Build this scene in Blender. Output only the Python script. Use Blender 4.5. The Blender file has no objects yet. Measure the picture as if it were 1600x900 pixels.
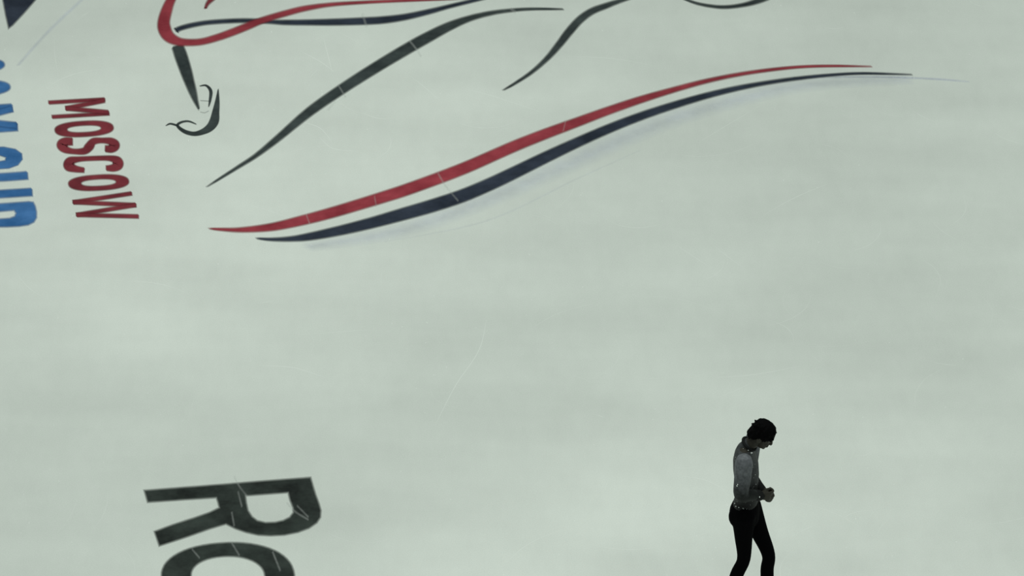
import bpy, bmesh, math, random
from mathutils import Vector, Matrix, Euler
from mathutils.bvhtree import BVHTree
from mathutils.geometry import tessellate_polygon

sc = bpy.context.scene
COL = sc.collection
RND = random.Random(7)

# ------------------------------------------------------------------ camera
F_PX = 7500.0                       # focal length in pixels of a 1600 px wide frame
PITCH = math.radians(31.0)          # looking down from the upper stands
CAM = Vector((0.0, 0.0, 19.17))
cd = bpy.data.cameras.new('stand_camera')
cd.sensor_width = 36.0
cd.lens = F_PX / 1600.0 * 36.0
cd.clip_end = 300.0
cam = bpy.data.objects.new('stand_camera', cd)
cam.location = CAM
cam.rotation_euler = (math.pi / 2 - PITCH, 0, 0)
COL.objects.link(cam)
sc.camera = cam

# ------------------------------------------------------------------ world, lamps, exposure
world = bpy.data.worlds.new('arena_ambience')
sc.world = world
world.use_nodes = True
bg = world.node_tree.nodes['Background']
bg.inputs['Color'].default_value = (0.90, 1.0, 0.93, 1)
bg.inputs['Strength'].default_value = 0.30


def arena_lamp(x, y, power):
    ld = bpy.data.lights.new('arena_lamp', 'AREA')
    ld.shape = 'RECTANGLE'
    ld.size, ld.size_y = 9.0, 4.0
    ld.energy = power
    ld.color = (0.93, 1.0, 0.94)
    o = bpy.data.objects.new('arena_lamp', ld)
    o.location = (x, y, 26.0)
    COL.objects.link(o)


for lx in (-12.0, 1.0, 14.0):
    for ly in (16.0, 29.0, 42.0):
        arena_lamp(lx, ly, 1750.0 if lx == 1.0 else 1550.0)



def pool_spot(x, y, power, half_deg):  # added spot, no known fixture: brightens a soft pool on the ice
    ld = bpy.data.lights.new('added_pool_spot', 'SPOT')
    ld.energy = power
    ld.spot_size = math.radians(half_deg * 2)
    ld.spot_blend = 1.0
    ld.shadow_soft_size = 0.6
    ld.color = (0.97, 1.0, 0.95)
    o = bpy.data.objects.new('added_pool_spot', ld)
    o.location = (x, y, 26.0)
    COL.objects.link(o)


pool_spot(-2.4, 33.6, 5200.0, 8.0)
pool_spot(1.4, 27.6, 5600.0, 7.0)

vs = sc.view_settings
vs.view_transform = 'Standard'
vs.look = 'None'
vs.gamma = 1.0
vs.exposure = -1.13
vs.use_curve_mapping = False


# ------------------------------------------------------------------ helpers
def srgb(r, g, b):
    f = lambda c: c / 12.92 if c <= 0.04045 else ((c + 0.055) / 1.055) ** 2.4
    return (f(r / 255), f(g / 255), f(b / 255), 1)


def at(px, py, z=0.0):
    """a point of the ice, found where the photograph shows it"""
    c, s = math.cos(PITCH), math.sin(PITCH)
    u, v = (px - 800.0) / F_PX, (450.0 - py) / F_PX
    d = Vector((u, c + v * s, -s + v * c))
    return CAM + d * ((z - CAM.z) / d.z)


def tag(o, label=None, cat=None, group=None, kind=None):
    for k, val in (('label', label), ('category', cat), ('group', group), ('kind', kind)):
        if val:
            o[k] = val
    return o


def empty(name, loc, rz=0.0):
    o = bpy.data.objects.new(name, None)
    o.empty_display_size = 0.2
    o.location = loc
    o.rotation_euler = (0, 0, rz)
    COL.objects.link(o)
    return o


def link(name, me, mat, parent=None, smooth=True):
    o = bpy.data.objects.new(name, me)
    COL.objects.link(o)
    if mat:
        me.materials.append(mat)
    if smooth:
        for p in me.polygons:
            p.use_smooth = True
    if parent:
        o.parent = parent
    return o


def obj(name, bm, mat, parent=None, smooth=True):
    bmesh.ops.recalc_face_normals(bm, faces=bm.faces)
    me = bpy.data.meshes.new(name)
    bm.to_mesh(me)
    bm.free()
    return link(name, me, mat, parent, smooth)


def fused(name, bm, mat, parent, voxel, smooth_n=4):
    """join overlapping closed shells into one continuous surface"""
    bmesh.ops.recalc_face_normals(bm, faces=bm.faces)
    me = bpy.data.meshes.new(name + '_shells')
    bm.to_mesh(me)
    bm.free()
    tmp = bpy.data.objects.new(name + '_shells', me)
    COL.objects.link(tmp)
    m = tmp.modifiers.new('fuse', 'REMESH')
    m.mode = 'VOXEL'
    m.voxel_size = voxel
    if smooth_n:
        s = tmp.modifiers.new('soft', 'SMOOTH')
        s.iterations = smooth_n
        s.factor = 0.5
    dg = bpy.context.evaluated_depsgraph_get()
    dg.update()
    out = bpy.data.meshes.new_from_object(tmp.evaluated_get(dg))
    out.name = name
    bpy.data.objects.remove(tmp)
    bpy.data.meshes.remove(me)
    out.materials.clear()
    return link(name, out, mat, parent)


def catmull(pts, n=8, closed=False):
    """smooth polyline through tuples of any length"""
    out = []
    m = len(pts)
    segs = m if closed else m - 1
    for i in range(segs):
        g = (lambda k: pts[k % m]) if closed else (lambda k: pts[max(0, min(m - 1, k))])
        p0, p1, p2, p3 = g(i - 1), g(i), g(i + 1), g(i + 2)
        for k in range(n):
            t = k / n
            out.append(tuple(0.5 * (2 * b + (c - a) * t + (2 * a - 5 * b + 4 * c - d) * t * t
                                    + (3 * b - a - 3 * c + d) * t ** 3)
                             for a, b, c, d in zip(p0, p1, p2, p3)))
    if not closed:
        out.append(tuple(pts[-1]))
    return out


# ------------------------------------------------------------------ materials
def new_mat(name):
    m = bpy.data.materials.new(name)
    m.use_nodes = True
    nt = m.node_tree
    return m, nt, nt.nodes['Principled BSDF']


def plain(name, col, rough=0.7, spec=0.3, metal=0.0, vary=0.0, scale=30.0):
    m, nt, b = new_mat(name)
    b.inputs['Roughness'].default_value = rough
    b.inputs['Specular IOR Level'].default_value = spec
    b.inputs['Metallic'].default_value = metal
    if vary:
        tc = nt.nodes.new('ShaderNodeTexCoord')
        no = nt.nodes.new('ShaderNodeTexNoise')
        no.inputs['Scale'].default_value = scale
        no.inputs['Detail'].default_value = 4
        nt.links.new(tc.outputs['Object'], no.inputs['Vector'])
        mx = nt.nodes.new('ShaderNodeMix')
        mx.data_type = 'RGBA'
        mx.inputs['A'].default_value = tuple(c * (1 - vary) for c in col[:3]) + (1,)
        mx.inputs['B'].default_value = tuple(min(1, c * (1 + vary)) for c in col[:3]) + (1,)
        nt.links.new(no.outputs['Fac'], mx.inputs['Factor'])
        nt.links.new(mx.outputs['Result'], b.inputs['Base Color'])
    else:
        b.inputs['Base Color'].default_value = col
    return m


def ice_material():
    m, nt, b = new_mat('ice')
    N, L = nt.nodes.new, nt.links.new
    tc = N('ShaderNodeTexCoord')

    def noise(scale, detail, sx=1.0, sy=1.0, rot=0.0, rough=0.5):
        mp = N('ShaderNodeMapping')
        mp.inputs['Scale'].default_value = (sx, sy, 1)
        mp.inputs['Rotation'].default_value = (0, 0, rot)
        L(tc.outputs['Object'], mp.inputs['Vector'])
        n = N('ShaderNodeTexNoise')
        n.inputs['Scale'].default_value = scale
        n.inputs['Detail'].default_value = detail
        n.inputs['Roughness'].default_value = rough
        L(mp.outputs['Vector'], n.inputs['Vector'])
        return n.outputs['Fac']

    def math_(op, a, bb):
        n = N('ShaderNodeMath')
        n.operation = op
        for i, v in enumerate((a, bb)):
            if isinstance(v, (int, float)):
                n.inputs[i].default_value = v
            else:
                L(v, n.inputs[i])
        return n.outputs[0]

    cloud = noise(0.55, 5, 1.0, 0.8)                  # cloudy frost left by the resurfacer
    swath = noise(1.1, 4, 0.45, 1.3, 0.25)            # long wiped swaths
    scuff = noise(7.0, 5, 1.0, 0.35, 0.7, 0.65)       # skate-worn patches
    grain = noise(110.0, 2)                            # snow grains
    s = math_('MULTIPLY', math_('SUBTRACT', cloud, 0.5), 0.26)
    s = math_('ADD', s, math_('MULTIPLY', math_('SUBTRACT', swath, 0.5), 0.22))
    s = math_('ADD', s, math_('MULTIPLY', math_('SUBTRACT', scuff, 0.5), 0.10))
    s = math_('ADD', s, math_('MULTIPLY', math_('SUBTRACT', grain, 0.5), 0.20))
    fac = math_('ADD', 1.0, s)
    vm = N('ShaderNodeVectorMath')
    vm.operation = 'SCALE'
    vm.inputs[0].default_value = (0.737, 0.780, 0.735)
    L(fac, vm.inputs['Scale'])
    L(vm.outputs['Vector'], b.inputs['Base Color'])
    b.inputs['Roughness'].default_value = 0.45
    b.inputs['Specular IOR Level'].default_value = 0.25
    return m


PAINT_GAIN = 1.35        # pigment is this much lighter than it looks at the photograph's exposure


def paint(name, col, wear=0.12, light=None):
    """paint frozen into the ice: 'cover' thins it out at its sprayed edges, skates wear it in patches"""
    m, nt, b = new_mat(name)
    col = tuple(min(1, c * PAINT_GAIN) for c in col[:3]) + (1,)
    light = light and tuple(min(1, c * PAINT_GAIN) for c in light[:3]) + (1,)
    N, L = nt.nodes.new, nt.links.new
    tc = N('ShaderNodeTexCoord')
    n1 = N('ShaderNodeTexNoise')
    n1.inputs['Scale'].default_value = 3.0
    n1.inputs['Detail'].default_value = 6
    n1.inputs['Roughness'].default_value = 0.6
    L(tc.outputs['Object'], n1.inputs['Vector'])
    mx = N('ShaderNodeMix')
    mx.data_type = 'RGBA'
    mx.inputs['A'].default_value = tuple(c * 0.75 for c in col[:3]) + (1,)
    mx.inputs['B'].default_value = light or tuple(min(1, c * 1.3) for c in col[:3]) + (1,)
    rp = N('ShaderNodeMapRange')
    rp.inputs['From Min'].default_value = 0.35
    rp.inputs['From Max'].default_value = 0.68
    L(n1.outputs['Fac'], rp.inputs['Value'])
    L(rp.outputs['Result'], mx.inputs['Factor'])
    L(mx.outputs['Result'], b.inputs['Base Color'])
    b.inputs['Roughness'].default_value = 0.5
    b.inputs['Specular IOR Level'].default_value = 0.2
    at_ = N('ShaderNodeAttribute')
    at_.attribute_name = 'cover'
    n2 = N('ShaderNodeTexNoise')
    n2.inputs['Scale'].default_value = 14.0
    n2.inputs['Detail'].default_value = 5
    L(tc.outputs['Object'], n2.inputs['Vector'])
    wr = N('ShaderNodeMapRange')
    wr.inputs['From Min'].default_value = 0.3
    wr.inputs['From Max'].default_value = 0.7
    wr.inputs['To Min'].default_value = 1.0
    wr.inputs['To Max'].default_value = 1.0 - wear
    L(n2.outputs['Fac'], wr.inputs['Value'])
    mu = N('ShaderNodeMath')
    mu.operation = 'MULTIPLY'
    L(at_.outputs['Fac'], mu.inputs[0])
    L(wr.outputs['Result'], mu.inputs[1])
    L(mu.outputs[0], b.inputs['Alpha'])
    return m


M_ICE = ice_material()
M_BLACK = paint('black_ice_paint', srgb(38, 46, 48), 0.10, srgb(60, 68, 68))
M_LETTER = paint('black_letter_paint', srgb(20, 26, 24), 0.10, srgb(54, 62, 58))
M_NAVY = paint('navy_ice_paint', srgb(31, 39, 53), 0.08, srgb(48, 55, 70))
M_RED = paint('red_ice_paint', srgb(138, 44, 56), 0.06, srgb(150, 58, 68))
M_WORDRED = paint('dark_red_ice_paint', srgb(108, 36, 46), 0.06, srgb(126, 48, 57))
M_BLUE = paint('blue_ice_paint', srgb(42, 96, 152), 0.06, srgb(64, 110, 164))
M_SHADE = paint('pale_lavender_ice_paint', srgb(168, 172, 196), 0.3)
M_SCRATCH = plain('skate_scratch_snow', (0.86, 0.90, 0.86, 1), 0.6, 0.2)
M_CUT = paint('scraped_paint', (0.50, 0.52, 0.51, 1), 0.4)

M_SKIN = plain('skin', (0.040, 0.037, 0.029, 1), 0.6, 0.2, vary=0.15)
M_LIP = plain('lips', (0.045, 0.028, 0.024, 1), 0.5, 0.2)
M_EYE = plain('eye', (0.12, 0.12, 0.11, 1), 0.4, 0.2)
M_IRIS = plain('iris', (0.008, 0.006, 0.005, 1), 0.25, 0.4)
M_HAIR = plain('black_hair', (0.0016, 0.0016, 0.0018, 1), 0.8, 0.05, vary=0.4, scale=60)
M_TROUSER = plain('black_trousers', (0.0018, 0.0018, 0.0024, 1), 0.9, 0.03, vary=0.3, scale=40)
M_BOOT = plain('black_boot_leather', (0.006, 0.006, 0.007, 1), 0.5, 0.2)
M_STEEL = plain('blade_steel', (0.6, 0.62, 0.64, 1), 0.2, 0.5, metal=1.0)
M_STONE = plain('rhinestone', (0.85, 0.9, 0.88, 1), 0.12, 0.9)
M_COLLAR = plain('collar_cloth', (0.010, 0.011, 0.011, 1), 0.8, 0.15)


def sheer_cloth(name, top, bottom, z0, z1):
    """costume cloth dyed from grey at the shoulders to near black at waist and cuffs"""
    m, nt, b = new_mat(name)
    N, L = nt.nodes.new, nt.links.new
    tc = N('ShaderNodeTexCoord')
    sp = N('ShaderNodeSeparateXYZ')
    L(tc.outputs['Object'], sp.inputs[0])
    no = N('ShaderNodeTexNoise')
    no.inputs['Scale'].default_value = 22
    no.inputs['Detail'].default_value = 5
    L(tc.outputs['Object'], no.inputs['Vector'])
    ad = N('ShaderNodeMath')
    ad.operation = 'MULTIPLY_ADD'
    ad.inputs[1].default_value = 0.16
    L(no.outputs['Fac'], ad.inputs[0])
    L(sp.outputs['Z'], ad.inputs[2])
    r = N('ShaderNodeMapRange')
    r.inputs['From Min'].default_value = z0 + 0.08
    r.inputs['From Max'].default_value = z1 + 0.08
    L(ad.outputs[0], r.inputs['Value'])
    mx = N('ShaderNodeMix')
    mx.data_type = 'RGBA'
    mx.inputs['A'].default_value = bottom
    mx.inputs['B'].default_value = top
    L(r.outputs['Result'], mx.inputs['Factor'])
    n2 = N('ShaderNodeTexNoise')
    n2.inputs['Scale'].default_value = 60
    n2.inputs['Detail'].default_value = 3
    L(tc.outputs['Object'], n2.inputs['Vector'])
    r2 = N('ShaderNodeMapRange')
    r2.inputs['From Min'].default_value = 0.3
    r2.inputs['From Max'].default_value = 0.7
    r2.inputs['To Min'].default_value = 0.72
    r2.inputs['To Max'].default_value = 1.28
    L(n2.outputs['Fac'], r2.inputs['Value'])
    vm = N('ShaderNodeVectorMath')
    vm.operation = 'SCALE'
    L(mx.outputs['Result'], vm.inputs[0])
    L(r2.outputs['Result'], vm.inputs['Scale'])
    L(vm.outputs['Vector'], b.inputs['Base Color'])
    b.inputs['Roughness'].default_value = 0.6
    b.inputs['Specular IOR Level'].default_value = 0.2
    return m


M_SHIRT = sheer_cloth('shirt_cloth', (0.046, 0.050, 0.053, 1), (0.006, 0.007, 0.007, 1), 1.14, 1.37)
M_SLEEVE = sheer_cloth('sleeve_cloth', (0.128, 0.136, 0.150, 1), (0.009, 0.011, 0.0105, 1), 1.19, 1.37)

# ------------------------------------------------------------------ the ice
bm = bmesh.new()
bmesh.ops.create_cube(bm, size=1.0)
bmesh.ops.scale(bm, vec=(30.0, 60.0, 0.06), verts=bm.verts)
bmesh.ops.translate(bm, vec=(0, 34.0, -0.03), verts=bm.verts)
floor = tag(obj('floor', bm, M_ICE, None, False), kind='structure')


# rink boards round the ice, beyond the frame
M_BOARD = plain('board_plastic', (0.72, 0.74, 0.74, 1), 0.4, 0.4)
for nm, c, d in (('wall_left', (-15.05, 34, 0.58), (0.1, 60.2, 1.16)), ('wall_right', (15.05, 34, 0.58), (0.1, 60.2, 1.16)),
                 ('wall_back', (0, 64.05, 0.58), (30, 0.1, 1.16)), ('wall_front', (0, 3.95, 0.58), (30, 0.1, 1.16))):
    bm = bmesh.new()
    bmesh.ops.create_cube(bm, size=1.0)
    bmesh.ops.scale(bm, vec=d, verts=bm.verts)
    bmesh.ops.translate(bm, vec=c, verts=bm.verts)
    tag(obj(nm, bm, M_BOARD, None, False), kind='structure')


# ------------------------------------------------------------------ markings in the ice
class Mark:
    def __init__(self):
        self.v, self.c, self.f = [], [], []

    def _grid(self, rows):
        base = len(self.v)
        w = len(rows[0])
        for row in rows:
            for p, c in row:
                self.v.append(p)
                self.c.append(c)
        for i in range(len(rows) - 1):
            for j in range(w - 1):
                a = base + i * w + j
                self.f.append((a, a + 1, a + w + 1, a + w))

    def ribbon(self, pts, z, alpha=1.0, feather=2.2, n=8, smooth=True, fade=True):
        """pts: (x, y, width) of a brush stroke in the photograph's pixels, laid on the ice"""
        p = catmull(pts, n) if smooth else list(pts)
        rows = []
        k = len(p)
        for i in range(k):
            a, b = p[max(0, i - 1)], p[min(k - 1, i + 1)]
            dx, dy = b[0] - a[0], b[1] - a[1]
            ln = math.hypot(dx, dy) or 1
            nx, ny = -dy / ln, dx / ln
            w = max(p[i][2], 0.3) / 2
            cov = alpha * min(1.0, (2 * w + 0.4) / 2.4)
            inn = max(w - feather, w * 0.25)
            out = w + feather * 0.9
            ends = [(p[i][0], p[i][1], cov)]
            if fade and i == 0:
                ends = [(p[i][0] - dx / ln * feather, p[i][1] - dy / ln * feather, 0.0),
                        (p[i][0] + dx / ln * feather * .7, p[i][1] + dy / ln * feather * .7, cov)]
            elif fade and i == k - 1:
                ends = [(p[i][0] - dx / ln * feather * .7, p[i][1] - dy / ln * feather * .7, cov),
                        (p[i][0] + dx / ln * feather, p[i][1] + dy / ln * feather, 0.0)]
            for ex, ey, ec in ends:
                rows.append([(at(ex + nx * o, ey + ny * o, z), cc) for o, cc in
                             ((-out, 0.0), (-inn, ec), (inn, ec), (out, 0.0))])
        self._grid(rows)
        return self

    def streak(self, pts, z):
        """a hair-thin full-bodied line, tapering at both ends"""
        p = catmull(pts, 5)
        rows = []
        for i in range(len(p)):
            a, b = p[max(0, i - 1)], p[min(len(p) - 1, i + 1)]
            dx, dy = b[0] - a[0], b[1] - a[1]
            ln = math.hypot(dx, dy) or 1
            w = max(p[i][2], 0.05) / 2 * math.sin(math.pi * (0.08 + 0.84 * i / (len(p) - 1)))
            rows.append([(at(p[i][0] - dy / ln * o, p[i][1] + dx / ln * o, z), 1.0) for o in (-w, w)])
        self._grid(rows)
        return self

    def outline(self, loops, z, alpha=1.0, feather=2.2):
        """loops: outer outline then holes, in the photograph's pixels"""
        inner_loops = []
        for li, lp in enumerate(loops):
            n = len(lp)
            area = sum(lp[i][0] * lp[(i + 1) % n][1] - lp[(i + 1) % n][0] * lp[i][1] for i in range(n))
            if (area < 0) == (li == 0):
                lp = lp[::-1]                          # material lies to the left of travel
            inn, out = [], []
            for i in range(n):
                a, b, c = Vector(lp[i - 1]), Vector(lp[i]), Vector(lp[(i + 1) % n])
                d1, d2 = (b - a).normalized(), (c - b).normalized()
                n1, n2 = Vector((-d1.y, d1.x)), Vector((-d2.y, d2.x))
                m = (n1 + n2)
                m = m.normalized() if m.length > 1e-6 else n1
                k = 1.0 / max(0.5, m.dot(n1))
                inn.append(b + m * k * feather)
                out.append(b - m * k * feather)
            base = len(self.v)
            for q in inn:
                self.v.append(at(q.x, q.y, z))
                self.c.append(alpha)
            for q in out:
                self.v.append(at(q.x, q.y, z))
                self.c.append(0.0)
            for i in range(n):
                j = (i + 1) % n
                self.f.append((base + i, base + j, base + n + j, base + n + i))
            inner_loops.append((base, inn))
        idx = [b + i for b, l in inner_loops for i in range(len(l))]
        for t in tessellate_polygon([[Vector((q.x, q.y, 0)) for q in l] for _, l in inner_loops]):
            self.f.append(tuple(idx[i] for i in t))
        return self

    def build(self, name, mat, parent):
        o0 = parent.location
        me = bpy.data.meshes.new(name)
        me.from_pydata([tuple(p - o0) for p in self.v], [], self.f)
        a = me.attributes.new('cover', 'FLOAT', 'POINT')
        a.data.foreach_set('value', self.c)
        bm = bmesh.new()
        bm.from_mesh(me)
        for f in bm.faces:
            f.normal_update()
            if f.normal.z < 0:
                f.normal_flip()
        bm.to_mesh(me)
        bm.free()
        return link(name, me, mat, parent, False)


def ellipse(cx, cy, ax, ay, bx, by, n=40, power=1.0):
    out = []
    for i in range(n):
        t = 2 * math.pi * i / n
        c, s = math.cos(t), math.sin(t)
        c = math.copysign(abs(c) ** power, c)
        s = math.copysign(abs(s) ** power, s)
        out.append((cx + ax * c + bx * s, cy + ay * c + by * s))
    return out


# --- the skater drawn in brush strokes, with the two swooshes under it
emblem = tag(empty('skater_emblem', at(620, 200)),
             'large drawing of a leaping skater in black and red brush strokes on the ice', 'emblem')
Z1, Z2, Z3 = 0.0010, 0.0016, 0.0022

arm = Mark().ribbon([(275, 48, 8), (281, 44.5, 7), (297, 40, 7), (322, 35.5, 6.5), (355, 33, 6.5), (388, 32.2, 6.5),
                     (422, 34, 6), (445, 35, 7.5), (480, 35, 8.5), (520, 34.5, 10), (567, 33, 11), (600, 31, 11),
                     (633, 26.5, 9.5), (667, 19, 8), (700, 10.5, 6), (733, 2.5, 5), (775, -7, 4), (830, -16, 2)], Z1)
arm.build('brush_stroke', M_NAVY, emblem)
leg = Mark().ribbon([(323, 292, 0.6), (345, 278, 2.5), (372, 261, 4.5), (400, 243, 6.5), (433, 217, 10), (483, 175, 14),
                     (533, 140, 15.5), (583, 108, 16.5), (633, 78, 17), (667, 59, 16.5), (700, 42, 13.5), (733, 29, 9),
                     (767, 20.5, 6.5), (800, 16, 4.5), (833, 14, 3), (880, 14.3, 1.2)], Z1)
leg.build('brush_stroke', M_BLACK, emblem)
rear = Mark().ribbon([(786, 141, 0.8), (805, 130, 3), (831, 112.5, 5), (855, 91, 7.5), (874, 69, 10.5), (889, 49.7, 12),
                      (906, 31, 11.5), (925, 17.5, 10), (947, 9, 8.5), (970, 1, 6), (1010, -12, 4), (1060, -28, 2)], Z1)
rear.build('brush_stroke', M_BLACK, emblem)
toe = Mark().ribbon([(1050, -10, 1), (1071, -1, 2), (1094, 6.5, 3.2), (1127, 11, 4.5), (1157, 8.5, 5.5), (1184, 1.5, 8),
                     (1210, -10, 9), (1240, -30, 7), (1262, -52, 3)], Z1)
toe.build('brush_stroke', M_BLACK, emblem)
ank = Mark().ribbon([(277, 71, 18), (283, 88, 19.5), (290.5, 110.7, 18), (296, 128, 15), (301, 143, 12), (306, 158, 7),
                     (311, 171, 1)], Z1)
ank.build('brush_stroke', M_BLACK, emblem)
boot = Mark()
boot.ribbon([(341, 139, 1), (339.5, 158.7, 7), (337.2, 174.7, 11), (334.7, 189, 14.5), (328, 199, 12.5), (317, 205.7, 9),
             (304, 209, 6.8), (291, 206.5, 6.2), (281, 200.5, 5), (277.5, 195, 4), (284, 190.7, 3.2), (294.7, 189.5, 2.6),
             (306.7, 194, 1.2)], Z1, feather=1.0)
boot.ribbon([(259, 196.5, 1), (266, 193.3, 2.6), (277, 196, 3)], Z2, feather=0.9)
boot.ribbon([(312, 134.5, 1.2), (322, 133.6, 3), (329.2, 142, 5), (328.3, 156, 4), (326, 167, 1)], Z1, feather=0.9)
boot.ribbon([(313, 157, 1), (320, 157.5, 1), (327, 158, 1)], Z2, 0.6, feather=0.8)
boot.ribbon([(313, 175, 1), (320, 176, 1.2), (326, 173, 1)], Z2, 0.4, feather=0.8)
boot.build('boot_outline', M_BLACK, emblem)

red = Mark().ribbon([(325, -75, 5), (297, -42, 9), (278, -18, 12), (267, 0, 13.5), (260.5, 16, 16.5), (256, 33, 18.5),
                     (257, 45, 20), (263, 56, 18), (274, 63, 14), (288, 66, 11), (313, 65.3, 10), (338, 59, 10.5),
                     (363, 50.3, 11), (388, 40.3, 11), (413, 30.5, 9.5), (447, 20.5, 9), (478, 12.8, 8), (520, 6.8, 5.5),
                     (580, 3, 3.8), (640, 0.5, 3), (700, -1.5, 2), (740, -3, 1)], Z3)
tag(red.build('brush_stroke', M_RED, emblem), 'dark red looping brush stroke')
bit = Mark().ribbon([(321, 13, 2), (324, 6, 5), (331, -2, 8), (345, -14, 9), (372, -30, 7), (410, -46, 3)], Z3)
tag(bit.build('brush_stroke', M_WORDRED, emblem), 'short dark red brush stroke')

rs = Mark().ribbon([(326, 357, 0.6), (347, 358.4, 4), (378, 359, 7.5), (425, 354.5, 12), (472, 344.3, 15), (519, 332, 16.5),
                    (566, 318, 17), (597, 308.5, 17.5), (633, 297, 18), (683, 279, 18), (733, 259.5, 18), (800, 230, 17),
                    (850, 210, 16), (900, 191.5, 14.5), (950, 173, 12.5), (1000, 156, 11), (1050, 141, 8.5),
                    (1100, 127.5, 6.8), (1150, 117, 5.5), (1200, 109.5, 4.5), (1250, 104.5, 3.4), (1300, 103, 2.4),
                    (1362, 103.8, 0.8)], Z2)
tag(rs.build('swoosh', M_RED, emblem), 'red tapering swoosh')
ns = Mark().ribbon([(400, 372.3, 0.8), (425, 374, 4.5), (456, 373, 8), (487, 369, 12), (534, 359.5, 15), (581, 348, 17),
                    (628, 335, 19), (675, 321.5, 20), (722, 306, 20), (765, 288, 19.5), (800, 271.5, 19), (850, 247, 17.5),
                    (900, 223.5, 15.5), (950, 201.5, 14), (1000, 182, 12.5), (1050, 165.3, 11), (1100, 150.5, 9.5),
                    (1150, 138.3, 7.8), (1200, 129, 6), (1250, 122, 4.8), (1300, 117, 3.4), (1350, 114.6, 2.5),
                    (1425, 116.5, 0.8)], Z2)
tag(ns.build('swoosh', M_NAVY, emblem), 'navy tapering swoosh')
sh = Mark()
sh.ribbon([(480, 386, 2), (600, 366, 10), (700, 336, 16), (850, 273, 20), (1000, 205, 20), (1100, 170, 16),
           (1250, 134, 10), (1420, 124, 3)], Z1, 0.20, feather=9)
sh.ribbon([(1240, 121.5, 1), (1350, 120, 2), (1420, 121.5, 2), (1470, 124, 2.2), (1514, 127.5, 1)], Z1, 0.38, feather=1.6)
sh.ribbon([(600, 378, 1), (760, 345, 2), (900, 280, 2), (1000, 235, 1)], Z1, 0.08, feather=1.5)
tag(sh.build('swoosh_shadow', M_SHADE, emblem), 'pale lavender sprayed shadow of the navy swoosh')

# --- dark red word
word = tag(empty('ice_lettering', at(145, 247)),
           'red word MOSCOW in tall narrow capitals on the ice, reading downwards', 'lettering')


def crop(pts):
    return [(x / 3.75, 140 + y / 3.75) + tuple(r) for x, y, *r in pts]


def straight(mark, pts, w, z):
    for i in range(len(pts) - 1):
        (xa, ya), (xb, yb) = pts[i], pts[i + 1]
        mark.ribbon([(xa, ya, w), (xb, yb, w)], z + 0.0001 * i, smooth=False, feather=1.6)


m = Mark()
straight(m, crop([(285, 76), (615, 57)]), 6.0, Z1)
straight(m, crop([(305, 160), (640, 140)]), 6.0, Z1 + .0002)
straight(m, crop([(612, 64), (385, 110), (636, 133)]), 7.0, Z1 + .0004)
m.build('letter', M_WORDRED, word)
for cx, cy in ((493, 230), (578, 545)):
    m = Mark()
    k = 1.03 if cy > 400 else 1.0
    m.outline([[(x / 3.75, 140 + y / 3.75) for x, y in ellipse(cx, cy, 172 * k, -11, 10, 46, 44, 0.82)],
               [(x / 3.75, 140 + y / 3.75) for x, y in ellipse(cx, cy, 98 * k, -6, 6, 19, 36, 0.85)]], Z1, feather=1.6)
    m.build('letter', M_WORDRED, word)
m = Mark()
m.ribbon(crop([(425, 304, 12), (385, 306, 14), (364, 324, 17), (382, 349, 12), (430, 362, 8.5), (492, 360, 11),
               (522, 335, 14), (548, 304, 11), (600, 298, 8.5), (650, 304, 12), (670, 326, 17), (652, 346, 13),
               (616, 346, 10)]), Z1, feather=1.6)
m.build('letter', M_WORDRED, word)
m = Mark()
m.ribbon(crop([(494, 472, 8), (440, 464, 11), (405, 446, 17), (412, 420, 14), (460, 408, 8.5), (545, 403, 7.5),
               (640, 402, 8.5), (685, 416, 14), (690, 440, 17), (664, 458, 12), (622, 460, 8)]), Z1, feather=1.6)
m.build('letter', M_WORDRED, word)
m = Mark()
straight(m, crop([(772, 608), (428, 660), (796, 676), (448, 734), (812, 743)]), 6.6, Z1)
m.build('letter', M_WORDRED, word)

# --- blue word at the edge of the frame
blue = tag(empty('ice_lettering', at(-10, 250)),
           'blue capitals ending in CUP on the ice, cut off by the left edge', 'lettering')
Mark().outline([ellipse(-50, 104, 57, -4, 3, 12, 36, 0.85), ellipse(-55, 104, 28, -2, 1, 3.5, 24)], Z1).build('letter', M_BLUE, blue)
Mark().outline([ellipse(-45, 139, 61, -4, 3, 13, 36, 0.85), ellipse(-48, 139, 34, -2, 1, 3.5, 24)], Z1).build('letter', M_BLUE, blue)
m = Mark()
m.ribbon([(-100, 176, 12), (19, 168, 12)], Z1, smooth=False)
m.ribbon([(-94, 207, 13), (27, 198, 13)], Z1 + .0002, smooth=False)
m.ribbon([(19, 170, 10), (-48, 188, 10)], Z1 + .0004, smooth=False)
m.ribbon([(-48, 188, 10), (26, 196, 10)], Z1 + .0006, smooth=False)
m.build('letter', M_BLUE, blue)
m = Mark()
m.outline([[(-2, 264), (14, 263), (28, 258), (35, 249), (34, 240), (24, 233), (6, 229.5), (-30, 230), (-70, 234), (-92, 243),
            (-98, 254), (-90, 264), (-72, 270), (-60, 271), (-61, 259), (-71, 256), (-67, 250), (-50, 245.5), (-20, 243),
            (0, 243), (9, 246), (8, 250.5), (0, 252), (-4, 253)]], Z1, feather=1.6)
m.build('letter', M_BLUE, blue)
m = Mark()
m.ribbon([(43, 274, 12.5), (10, 276.5, 12.5), (-50, 280, 12.5), (-76, 284, 16), (-84, 293, 22), (-74, 303, 16),
          (-50, 306, 12.5), (10, 302.5, 12.5), (50, 300, 12.5)], Z1)
m.build('letter', M_BLUE, blue)
m = Mark()
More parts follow.
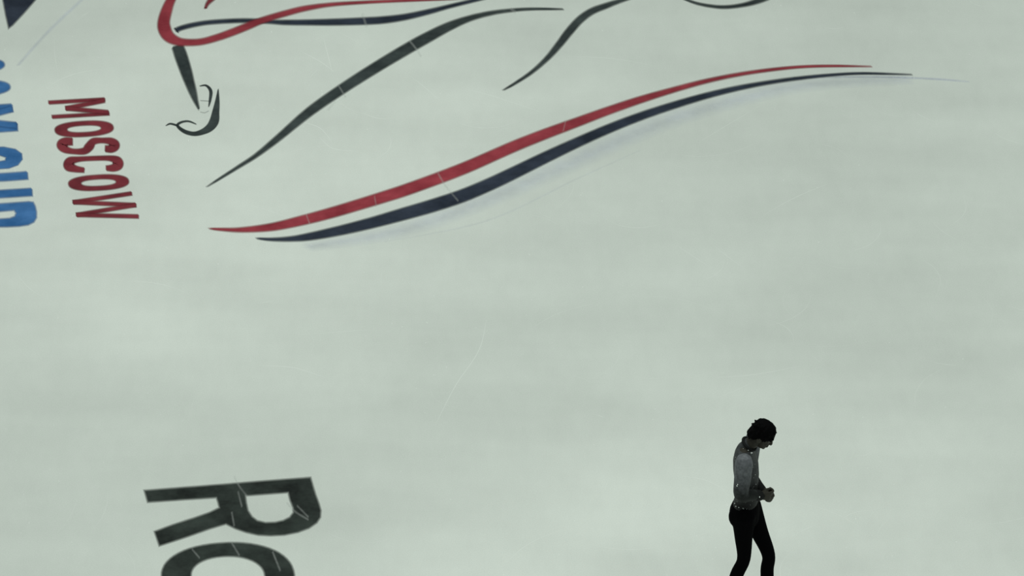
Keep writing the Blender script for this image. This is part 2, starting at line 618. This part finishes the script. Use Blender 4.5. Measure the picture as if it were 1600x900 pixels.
m.outline([[(-90, 325), (-40, 321), (10, 317.5), (45, 315), (52, 316), (55, 322), (57, 331), (57, 340), (53, 347), (44, 351.5),
            (30, 353.5), (10, 354.5), (-8, 354.5), (-20, 352), (-26, 346), (-28, 338), (-60, 340), (-89, 342)],
           [(22, 328.5), (25, 333), (23, 338), (15, 341), (0, 342), (-10, 341), (-14, 336.5), (-13, 331.5)]], Z1)
m.build('letter', M_BLUE, blue)

# --- big black letters
big = tag(empty('ice_lettering', at(365, 830)),
          'big black letters R and O in the ice near the bottom edge', 'lettering')


def crop6(pts):
    return [(200 + x / 4.706, 720 + y / 4.706) for x, y in pts]


m = Mark()
m.outline([crop6([(120, 218), (400, 196), (700, 173), (1000, 148), (1342, 122), (1360, 185), (1380, 250), (1404, 315), (1418, 365), (1414, 415),
                  (1388, 455), (1330, 495), (1250, 525), (1150, 545), (1050, 550), (960, 546), (870, 526), (790, 498),
                  (720, 464), (600, 500), (430, 560), (230, 625), (195, 520), (330, 470), (500, 415), (600, 380),
                  (672, 345), (662, 305), (650, 270), (400, 286), (145, 304)]),
           crop6([(863, 256), (1020, 244), (1178, 232), (1192, 290), (1214, 345), (1216, 380), (1190, 415), (1140, 440), (1080, 453),
                  (1010, 455), (950, 440), (912, 412), (882, 365), (870, 310)])], Z1, feather=2.4)
m.build('letter', M_LETTER, big)
m = Mark()
m.outline([crop6(ellipse(735, 845, 483, -38, 64, 240, 56, 0.92)), crop6(ellipse(735, 845, 268, -20, 40, 142, 44, 0.95))], Z1, feather=2.4)
m.build('letter', M_LETTER, big)

# --- corner of a navy shape at the top left
tri = tag(empty('ice_marking', at(20, 10)),
          'navy pointed marking on the ice at the top left corner', 'marking')
Mark().outline([[(-6, -60), (3, -8), (9, 24), (13.5, 44), (20, 39), (36, 22), (57, -2), (108, -60)]], Z1).build(
    'painted_wedge', M_NAVY, tri)
m = Mark()
m.ribbon([(150, -20, 3), (110, 16, 3), (70, 55, 3), (28, 102, 2)], Z1, 0.2, feather=2.5)
tag(m.build('painted_line', M_SHADE, tri), 'faint grey slanting line')

# --- cuts left by skates: too many and too faint to count
scr, cut = Mark(), Mark()
zs = 0.0026
for pts, w in (
        ([(684, 270), (696, 290), (716, 314)], 2.6), ([(566, 21), (573, 42)], 4.0),
        ([(640, 64), (650, 76), (658, 88)], 3.0), ([(528, 132), (540, 152)], 2.4), ([(512, 172), (524, 158)], 3.0),
        ([(798, 13), (806, 20)], 5.0), ([(366, 744), (374, 760), (386, 775)], 2.4), ([(372, 768), (378, 792)], 2.4),
        ([(362, 800), (366, 822)], 2.4), ([(448, 785), (462, 800), (482, 812)], 2.8), ([(464, 790), (482, 808)], 2.2),
        ([(362, 848), (374, 868)], 2.6), ([(426, 862), (438, 892)], 2.6), ([(300, 858), (312, 872)], 2.2),
        ([(478, 334), (484, 350)], 1.8), ([(585, 306), (588, 322)], 1.6), ([(880, 205), (884, 188)], 1.4)):
    cut.ribbon([(x, y, w * .9) for x, y in pts], zs, .22, feather=1.4)
    zs += 0.00002
tag(cut.build('skate_cuts', M_CUT, floor), 'grey skate cuts through the paint', kind='stuff')
zs = 0.0001                          # snow lies on the ice between the paint
for pts, w in (
        ([(405, 571), (450, 573), (476, 579), (508, 590)], 1.6), ([(760, 500), (748, 548), (712, 602), (680, 664)], 1.8),
        ([(505, 58), (519, 112)], 1.4), ([(470, 80), (500, 96), (522, 112)], 1.2),
        ([(1060, 385), (1110, 418)], 1.0), ([(640, 118), (668, 140), (690, 160)], 1.0), ([(470, 190), (500, 200), (520, 224)], 1.0),
        ([(1118, 590), (1180, 585), (1250, 572)], 1.0), ([(730, 140), (770, 150), (860, 180)], 1.0),
        ([(500, 215), (520, 232), (556, 236)], 1.0)):
    scr.streak([(x, y, w * .55) for x, y in pts], zs)
    zs += 0.000002
for i in range(110):
    x, y = RND.uniform(-60, 1660), RND.uniform(-40, 940)
    an, ln, cv = RND.uniform(0, math.pi), RND.uniform(20, 150), RND.uniform(-.5, .5)
    pts = []
    for k in range(4):
        pts.append((x, y, RND.uniform(0.15, 0.6)))
        x += math.cos(an) * ln / 3
        y += math.sin(an) * ln / 3 * 0.55
        an += cv
    scr.streak(pts, zs)
    zs += 0.000002
for i in range(260):                       # crumbs of snow thrown up by the blades
    x, y = RND.uniform(-60, 1660), RND.uniform(-40, 940)
    l, a = RND.uniform(1.0, 3.2), RND.uniform(0, math.pi)
    scr.streak([(x, y, RND.uniform(.5, 1.5)), (x + l * math.cos(a), y + l * math.sin(a), RND.uniform(.5, 1.5))], zs)
tag(scr.build('skate_scratches', M_SCRATCH, floor), 'pale curved skate cuts and snow crumbs on the ice', kind='stuff')


# ------------------------------------------------------------------ the skater
# local frame: +x forward, +y his left, +z up, metres above the ice
def ring_loft(bm, rings, n=24):
    """rings: (cx, cy, z, rx, ry) horizontal ellipses, closed at both ends"""
    rows = []
    for cx, cy, z, rx, ry in rings:
        rows.append([bm.verts.new((cx + rx * math.cos(2 * math.pi * k / n), cy + ry * math.sin(2 * math.pi * k / n), z))
                     for k in range(n)])
    for a, b in zip(rows, rows[1:]):
        for k in range(n):
            bm.faces.new((a[k], a[(k + 1) % n], b[(k + 1) % n], b[k]))
    bm.faces.new(rows[0][::-1])
    bm.faces.new(rows[-1])


def tube(bm, pts, n=14, sub=5):
    """pts: (x, y, z, r) limb axis, rounded at both ends"""
    p = catmull(pts, sub)
    k = len(p)
    pos = [Vector(q[:3]) for q in p]
    r = [max(q[3], 0.0015) for q in p]
    t0 = (pos[1] - pos[0]).normalized()
    ref = Vector((0, 0, 1)) if abs(t0.z) < 0.8 else Vector((1, 0, 0))
    s = t0.cross(ref).normalized()
    rows = []

    def ring(c, rad, s_, u_):
        return [bm.verts.new(c + s_ * rad * math.cos(2 * math.pi * j / n) + u_ * rad * math.sin(2 * math.pi * j / n))
                for j in range(n)]

    for i in range(k):
        t = (pos[min(k - 1, i + 1)] - pos[max(0, i - 1)]).normalized()
        s = (s - t * s.dot(t)).normalized()
        u = t.cross(s)
        if i == 0:
            for a in (75, 40):
                aa = math.radians(a)
                rows.append(ring(pos[0] - t * r[0] * math.sin(aa), r[0] * math.cos(aa), s, u))
        rows.append(ring(pos[i], r[i], s, u))
        if i == k - 1:
            for a in (40, 75):
                aa = math.radians(a)
                rows.append(ring(pos[i] + t * r[i] * math.sin(aa), r[i] * math.cos(aa), s, u))
    for a, b in zip(rows, rows[1:]):
        for j in range(n):
            bm.faces.new((a[j], a[(j + 1) % n], b[(j + 1) % n], b[j]))
    bm.faces.new(rows[0][::-1])
    bm.faces.new(rows[-1])


def blob(bm, c, r, rot=None, sub=3):
    res = bmesh.ops.create_icosphere(bm, subdivisions=sub, radius=1.0)
    mt = Matrix.Translation(c) @ (rot.to_4x4() if rot else Matrix.Identity(4)) @ Matrix.Diagonal((*r, 1))
    bmesh.ops.transform(bm, matrix=mt, verts=res['verts'])


SK = at(1172, 975)
skater = tag(empty('person', SK, math.radians(-13)),
             'figure skater with bowed head, grey shirt and black trousers, hands clasped in front', 'person')

SH_R, EL_R, WR_R = (-0.052, -0.145, 1.425), (-0.058, -0.178, 1.185), (0.048, -0.075, 1.124)
SH_L, EL_L, WR_L = (-0.050, 0.145, 1.405), (-0.074, 0.160, 1.125), (0.040, 0.045, 1.090)
HIP_R, KNEE_R, ANK_R = (-0.056, -0.076, 0.950), (-0.045, -0.080, 0.590), (-0.150, -0.082, 0.183)
HIP_L, KNEE_L, ANK_L = (-0.045, 0.076, 0.925), (0.100, 0.078, 0.545), (0.112, 0.076, 0.148)


def grown(rings, g):
    return [(a, b, c, rx + g, ry + g) for a, b, c, rx, ry in rings]


TORSO = [(-0.056, 0, 0.85, 0.074, 0.115), (-0.062, 0, 0.90, 0.084, 0.138), (-0.064, 0, 0.95, 0.086, 0.146),
         (-0.058, 0, 1.00, 0.073, 0.134), (-0.050, 0, 1.06, 0.062, 0.115), (-0.052, 0, 1.14, 0.062, 0.119),
         (-0.055, 0, 1.22, 0.069, 0.130), (-0.063, 0, 1.30, 0.071, 0.137), (-0.074, 0, 1.37, 0.062, 0.137),
         (-0.074, 0, 1.42, 0.053, 0.114), (-0.066, 0, 1.455, 0.046, 0.076), (-0.055, 0, 1.478, 0.040, 0.050)]


def arm_pts(s, e, w, g, r=(0.046, 0.041, 0.036, 0.034, 0.024)):
    mid = tuple((a + b) / 2 for a, b in zip(s, e))
    return [(*s, r[0] + g), (*mid, r[1] + g), (*e, r[2] + g),
            (*(0.6 * a + 0.4 * b for a, b in zip(e, w)), r[3] + g), (*w, r[4] + g)]


def leg_pts(h, k, a, g, r=(0.074, 0.056, 0.038, 0.040, 0.032)):
    m1 = tuple(0.5 * x + 0.5 * y for x, y in zip(h, k))
    m2 = tuple(0.65 * x + 0.35 * y for x, y in zip(k, a))
    m2 = (m2[0] - 0.010, m2[1], m2[2])
    return [(*h, r[0] + g), (*m1, r[1] + g), (*k, r[2] + g), (*m2, r[3] + g), (*a, r[4] + g)]


# head frame
BOW = math.radians(30)
HC = Vector((0.041, 0, 1.566))
HS = 0.88
HR = Matrix.Rotation(BOW, 3, 'Y')      # tips the head forward


def hp(f, l, u):
    return HC + HR @ Vector((f, l, u)) * HS


body = bmesh.new()
ring_loft(body, TORSO)
for s, e, w in ((SH_R, EL_R, WR_R), (SH_L, EL_L, WR_L)):
    tube(body, arm_pts(s, e, w, 0.0))
for h, k, a in ((HIP_R, KNEE_R, ANK_R), (HIP_L, KNEE_L, ANK_L)):
    tube(body, leg_pts(h, k, a, 0.0))
# feet inside the boots
FT_R, FT_L = math.radians(14.4), 0.0


def foot_m(ank, tip):
    return Matrix.Translation(ank) @ Matrix.Rotation(tip, 4, 'Y')


for ank, tip in ((ANK_R, FT_R), (ANK_L, FT_L)):
    mt = foot_m(ank, tip)
    tube(body, [(*(mt @ Vector(q)), r) for q, r in (((-0.035, 0, -0.035), 0.028), ((0.03, 0, -0.035), 0.034),
                                                   ((0.10, 0, -0.048), 0.030), ((0.155, 0, -0.055), 0.022))])
# neck and head
tube(body, [(-0.064, 0, 1.440, 0.056), (-0.040, 0, 1.482, 0.046), (-0.006, 0, 1.515, 0.044), (0.020, 0, 1.552, 0.045)])
blob(body, hp(-0.005, 0, 0.030), tuple(HS * q for q in (0.090, 0.070, 0.078)), HR)
blob(body, hp(0.030, 0, -0.010), tuple(HS * q for q in (0.056, 0.060, 0.075)), HR)
blob(body, hp(0.038, 0, -0.062), tuple(HS * q for q in (0.044, 0.047, 0.040)), HR)          # jaw
blob(body, hp(0.064, 0, -0.088), tuple(HS * q for q in (0.019, 0.021, 0.015)), HR)          # chin
blob(body, hp(0.078, 0, 0.022), tuple(HS * q for q in (0.012, 0.050, 0.012)), HR)           # brow
tube(body, [(*hp(0.086, 0, 0.010), 0.008), (*hp(0.094, 0, -0.010), 0.009), (*hp(0.100, 0, -0.027), 0.0105)], 10, 3)   # nose
for sgn in (-1, 1):
    blob(body, hp(0.092, sgn * 0.010, -0.030), tuple(HS * q for q in (0.009, 0.008, 0.007)), HR, 2)
    blob(body, hp(0.058, sgn * 0.036, -0.026), tuple(HS * q for q in (0.022, 0.018, 0.018)), HR, 2)     # cheek
    blob(body, hp(-0.004, sgn * 0.072, -0.012), tuple(HS * q for q in (0.020, 0.009, 0.031)), HR, 2)    # ear
    tube(body, [(*hp(-0.012, sgn * 0.077, 0.010), 0.005), (*hp(-0.020, sgn * 0.081, -0.006), 0.005),
                (*hp(-0.008, sgn * 0.077, -0.034), 0.005)], 8, 3)
tube(body, [(*hp(0.080, -0.020, -0.056), 0.004), (*hp(0.089, 0, -0.053), 0.006), (*hp(0.080, 0.020, -0.056), 0.004)], 8, 3)
tube(body, [(*hp(0.078, -0.018, -0.064), 0.004), (*hp(0.087, 0, -0.066), 0.007), (*hp(0.078, 0.018, -0.064), 0.004)], 8, 3)


# hands, fingers folded round each other
def hand(bm, wrist, d, nrm, curl):
    d = Vector(d).normalized()
    nrm = Vector(nrm)
    nrm = (nrm - d * nrm.dot(d)).normalized()
    th = d.cross(nrm)
    if th.z < 0:
        th = -th
    w = Vector(wrist)
    for o in (0.020, 0.007, -0.006, -0.018):
        tube(bm, [(*(w + th * o * 0.6), 0.014), (*(w + d * 0.04 + th * o), 0.0145), (*(w + d * 0.074 + th * o * 1.15), 0.0115)], 10, 3)
    for (o, l, c) in ((0.027, 0.92, 0.9), (0.009, 1.0, 1.0), (-0.009, 0.95, 1.06), (-0.025, 0.78, 1.12)):
        q = w + d * 0.076 + th * o
        pts = [(*q, 0.0098)]
        a = 0.0
        for seg, (ln, da, r) in enumerate(((0.040, 52, 0.0092), (0.026, 58, 0.0085), (0.019, 38, 0.0075))):
            a += math.radians(da) * c * curl
            q = q + (d * math.cos(a) + nrm * math.sin(a)) * ln * l
            pts.append((*q, r))
        tube(bm, pts, 10, 4)
    b = w + d * 0.018 + th * 0.018 + nrm * 0.006
    tube(bm, [(*b, 0.014), (*(b + d * 0.028 + th * 0.018 + nrm * 0.012), 0.0115),
              (*(b + d * 0.052 + th * 0.020 + nrm * 0.026), 0.0098), (*(b + d * 0.066 + th * 0.012 + nrm * 0.042), 0.0085)], 10, 4)


hand(body, WR_R, (0.82, 0.42, -0.22), (-0.3, 1.0, 0.0), 0.95)
hand(body, WR_L, (0.90, -0.20, -0.25), (-0.2, -1.0, 0.0), 1.05)
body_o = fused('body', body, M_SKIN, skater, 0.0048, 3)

for sgn in (-1, 1):
    e = bmesh.new()
    blob(e, hp(0.064, sgn * 0.030, 0.004), tuple(HS * q for q in (0.013, 0.014, 0.010)), HR, 2)
    eo = obj('eye', e, M_EYE, skater)
    e = bmesh.new()
    blob(e, hp(0.0735, sgn * 0.031, 0.000), tuple(HS * q for q in (0.005, 0.0065, 0.0065)), HR, 2)
    obj('iris', e, M_IRIS, eo)
    e = bmesh.new()
    tube(e, [(*hp(0.086, sgn * 0.012, 0.022), 0.003), (*hp(0.084, sgn * 0.030, 0.027), 0.004),
             (*hp(0.070, sgn * 0.050, 0.022), 0.002)], 8, 3)
    obj('eyebrow', e, M_HAIR, skater)

# hair: a full mop of locks falling from the crown, fringe over the brow
hair = bmesh.new()
blob(hair, hp(-0.010, 0, 0.036), tuple(HS * q for q in (0.097, 0.079, 0.079)), HR)
blob(hair, hp(-0.050, 0, -0.010), tuple(HS * q for q in (0.050, 0.066, 0.060)), HR)
r2 = random.Random(11)
NL = 74
for i in range(NL):
    phi = 2 * math.pi * (i / NL) + r2.uniform(-.05, .05)
    front = math.cos(phi)
    side = math.sin(phi)
    low = (-0.030 if front < -0.3 else (0.018 if front > 0.45 else 0.000)) + r2.uniform(-.010, .010)
    if front < -0.6:
        low -= 0.022
    pts = []
    for k in range(6):
        t = k / 5
        el = math.radians(82 - 74 * t)
        rr = 1.0 + 0.05 * math.sin(3 * t + i)
        f = -0.012 + (0.096 * front) * math.cos(el) * rr
        l = 0.080 * side * math.cos(el) * rr
        u = 0.038 + 0.076 * math.sin(el) * rr
        if t > 0.6:
            w = (t - 0.6) / 0.4
            u = u * (1 - w) + low * w
            f += 0.008 * w * (1 if front > 0 else 0.3)
        pts.append((*hp(f, l, u), 0.013 * (1 - 0.72 * max(0, t - 0.35) / 0.65)))
    tube(hair, pts, 8, 3)
for i in range(60):                      # loose wisps on top
    phi = r2.uniform(0, 2 * math.pi)
    el = math.radians(r2.uniform(-5, 88))
    f, l, u = (math.cos(phi) * math.cos(el), math.sin(phi) * math.cos(el), math.sin(el))
    b0 = hp(-0.010 + 0.092 * f, 0.076 * l, 0.036 + 0.076 * u)
    dirv = HR @ Vector((f + r2.uniform(-.9, .9), l + r2.uniform(-.9, .9), u * 0.7)).normalized()
    tube(hair, [(*b0, 0.010), (*(b0 + dirv * 0.013), 0.007), (*(b0 + dirv * 0.021), 0.003)], 7, 3)
fused('hair', hair, M_HAIR, skater, 0.005, 1)

# shirt with sleeves, stand collar and rhinestones
shirt = bmesh.new()
ring_loft(shirt, [(-0.057, 0, 1.005, 0.084, 0.142), (-0.056, 0, 1.025, 0.083, 0.138)] + grown(TORSO[4:11], 0.013))
for s in (SH_R, SH_L):
    blob(shirt, Vector(s) * 1.0 + Vector((-0.002, -0.012 * math.copysign(1, s[1]), 0.000)), (0.056, 0.060, 0.054))
tube(shirt, [(-0.072, 0, 1.42, 0.060), (-0.056, 0, 1.460, 0.054), (-0.045, 0, 1.478, 0.051)])
shirt_o = fused('shirt', shirt, M_SHIRT, skater, 0.007, 4)
worn = [shirt_o]
for s, e, w in ((SH_R, EL_R, WR_R), (SH_L, EL_L, WR_L)):
    sl = bmesh.new()
    tube(sl, arm_pts(s, e, w, 0.014, (0.048, 0.045, 0.038, 0.034, 0.020)))
    so = fused('sleeve', sl, M_SLEEVE, shirt_o, 0.007, 3)
    worn.append(so)
    cf = bmesh.new()
    dv = (Vector(w) - Vector(e)).normalized()
    tube(cf, [(*(Vector(w) - dv * 0.045), 0.040), (*(Vector(w) + dv * 0.004), 0.037)], 16, 3)
    obj('cuff', cf, M_COLLAR, shirt_o)
co = bmesh.new()
ax = Vector((0.6, 0, 0.8)).normalized()
for k in range(22):
    a0, a1 = 2 * math.pi * k / 22, 2 * math.pi * (k + 1.2) / 22
    c0 = Vector((-0.044, 0, 1.482))
    sx, sy = Vector((0.8, 0, -0.6)), Vector((0, 1, 0))
    p0 = c0 + sx * 0.054 * math.cos(a0) + sy * 0.054 * math.sin(a0)
    p1 = c0 + sx * 0.054 * math.cos(a1) + sy * 0.054 * math.sin(a1)
    tube(co, [(*p0, 0.011), (*p1, 0.011)], 8, 2)
collar_o = fused('collar', co, M_COLLAR, shirt_o, 0.005, 2)
worn.append(collar_o)
trees = [BVHTree.FromPolygons([v.co.copy() for v in o.data.vertices], [tuple(p.vertices) for p in o.data.polygons]) for o in worn]


def on_cloth(p):
    return min((t.find_nearest(p) for t in trees), key=lambda h: h[3])[0]


st = bmesh.new()
spots = [(-0.040, -0.060, 1.468, .0055), (-0.014, -0.058, 1.450, .0075), (-0.008, -0.052, 1.447, .006), (-0.078, -0.058, 1.473, .004),
         (-0.084, -0.222, 1.275, .0055), (-0.080, -0.225, 1.288, .0045), (0.002, -0.106, 1.178, .004), (0.012, -0.120, 1.165, .004),
         (0.052, -0.114, 1.140, .006), (-0.125, -0.082, 1.040, .005), (-0.110, -0.110, 1.035, .005), (-0.085, -0.130, 1.042, .004),
         (-0.050, -0.143, 1.045, .003), (-0.005, -0.070, 1.36, .003), (0.004, -0.060, 1.28, .003), (0.0, -0.05, 1.2, .003)]
for x, y, z, r in spots:
    blob(st, on_cloth(Vector((x, y, z))), (r, r, r), None, 1)
for i in range(60):
    a = r2.uniform(math.radians(190), math.radians(350))
    z = r2.uniform(1.03, 1.42)
    k = min(range(len(TORSO)), key=lambda q: abs(TORSO[q][2] - z))
    cx, _, _, rx, ry = TORSO[k]
    blob(st, on_cloth(Vector((cx + (rx + 0.014) * math.cos(a), (ry + 0.014) * math.sin(a), z))), (.0018,) * 3, None, 1)
tag(obj('rhinestones', st, M_STONE, shirt_o), 'small glittering stones on collar, sleeve and hem', kind='stuff')

# trousers
tr = bmesh.new()
ring_loft(tr, [(-0.050, 0, 0.835, 0.070, 0.105), (-0.056, 0, 0.865, 0.092, 0.138), (-0.062, 0, 0.905, 0.100, 0.154),
               (-0.064, 0, 0.950, 0.101, 0.160), (-0.060, 0, 0.985, 0.092, 0.152), (-0.055, 0, 1.020, 0.080, 0.140),
               (-0.052, 0, 1.048, 0.075, 0.132)])
blob(tr, Vector((-0.099, -0.065, 0.930)), (0.062, 0.076, 0.082))
blob(tr, Vector((-0.095, 0.065, 0.920)), (0.062, 0.076, 0.082))
for h, k, a in ((HIP_R, KNEE_R, ANK_R), (HIP_L, KNEE_L, ANK_L)):
    tube(tr, leg_pts(h, k, a, 0.010, (0.076, 0.053, 0.037, 0.037, 0.037)), 18, 6)
fused('trousers', tr, M_TROUSER, skater, 0.008, 4)

# skates
for ank, tip in ((ANK_R, FT_R), (ANK_L, FT_L)):
    mt = foot_m(ank, tip)
    bt = bmesh.new()
    T = lambda q: tuple(mt @ Vector(q))
    tube(bt, [(*T((-0.012, 0, 0.07)), 0.044), (*T((-0.012, 0, 0.01)), 0.043), (*T((-0.012, 0, -0.03)), 0.042)], 16)
    tube(bt, [(*T((-0.040, 0, -0.036)), 0.036), (*T((0.030, 0, -0.034)), 0.041), (*T((0.100, 0, -0.046)), 0.035),
              (*T((0.160, 0, -0.054)), 0.026)], 16)
    b_o = fused('skate', bt, M_BOOT, skater, 0.006, 3)
    so = bmesh.new()

    def slab(bm, prof, hw):
        lo = [bm.verts.new(T((x, -hw, z))) for x, z in prof]
        hi = [bm.verts.new(T((x, hw, z))) for x, z in prof]
        n = len(prof)
        bm.faces.new(lo)
        bm.faces.new(hi[::-1])
        for i in range(n):
            bm.faces.new((lo[i], hi[i], hi[(i + 1) % n], lo[(i + 1) % n]))

    slab(so, [(-0.078, -0.066), (-0.030, -0.070), (0.010, -0.074), (0.180, -0.080), (0.186, -0.072), (0.100, -0.066), (0.0, -0.060), (-0.076, -0.058)], 0.030)
    slab(so, [(-0.078, -0.090), (-0.026, -0.090), (-0.020, -0.066), (-0.078, -0.062)], 0.026)
    obj('sole', so, M_BOOT, b_o, False)
    bl = bmesh.new()
    slab(bl, [(-0.100, -0.138), (-0.06, -0.146), (0.04, -0.148), (0.14, -0.146), (0.186, -0.136), (0.196, -0.140), (0.206, -0.122),
              (0.196, -0.108), (0.17, -0.112), (0.15, -0.112), (0.142, -0.078), (0.100, -0.076), (0.092, -0.116), (0.0, -0.120), (-0.030, -0.116), (-0.034, -0.088),
              (-0.066, -0.088), (-0.072, -0.118), (-0.098, -0.126)], 0.002)
    obj('blade', bl, M_STEEL, b_o, False)
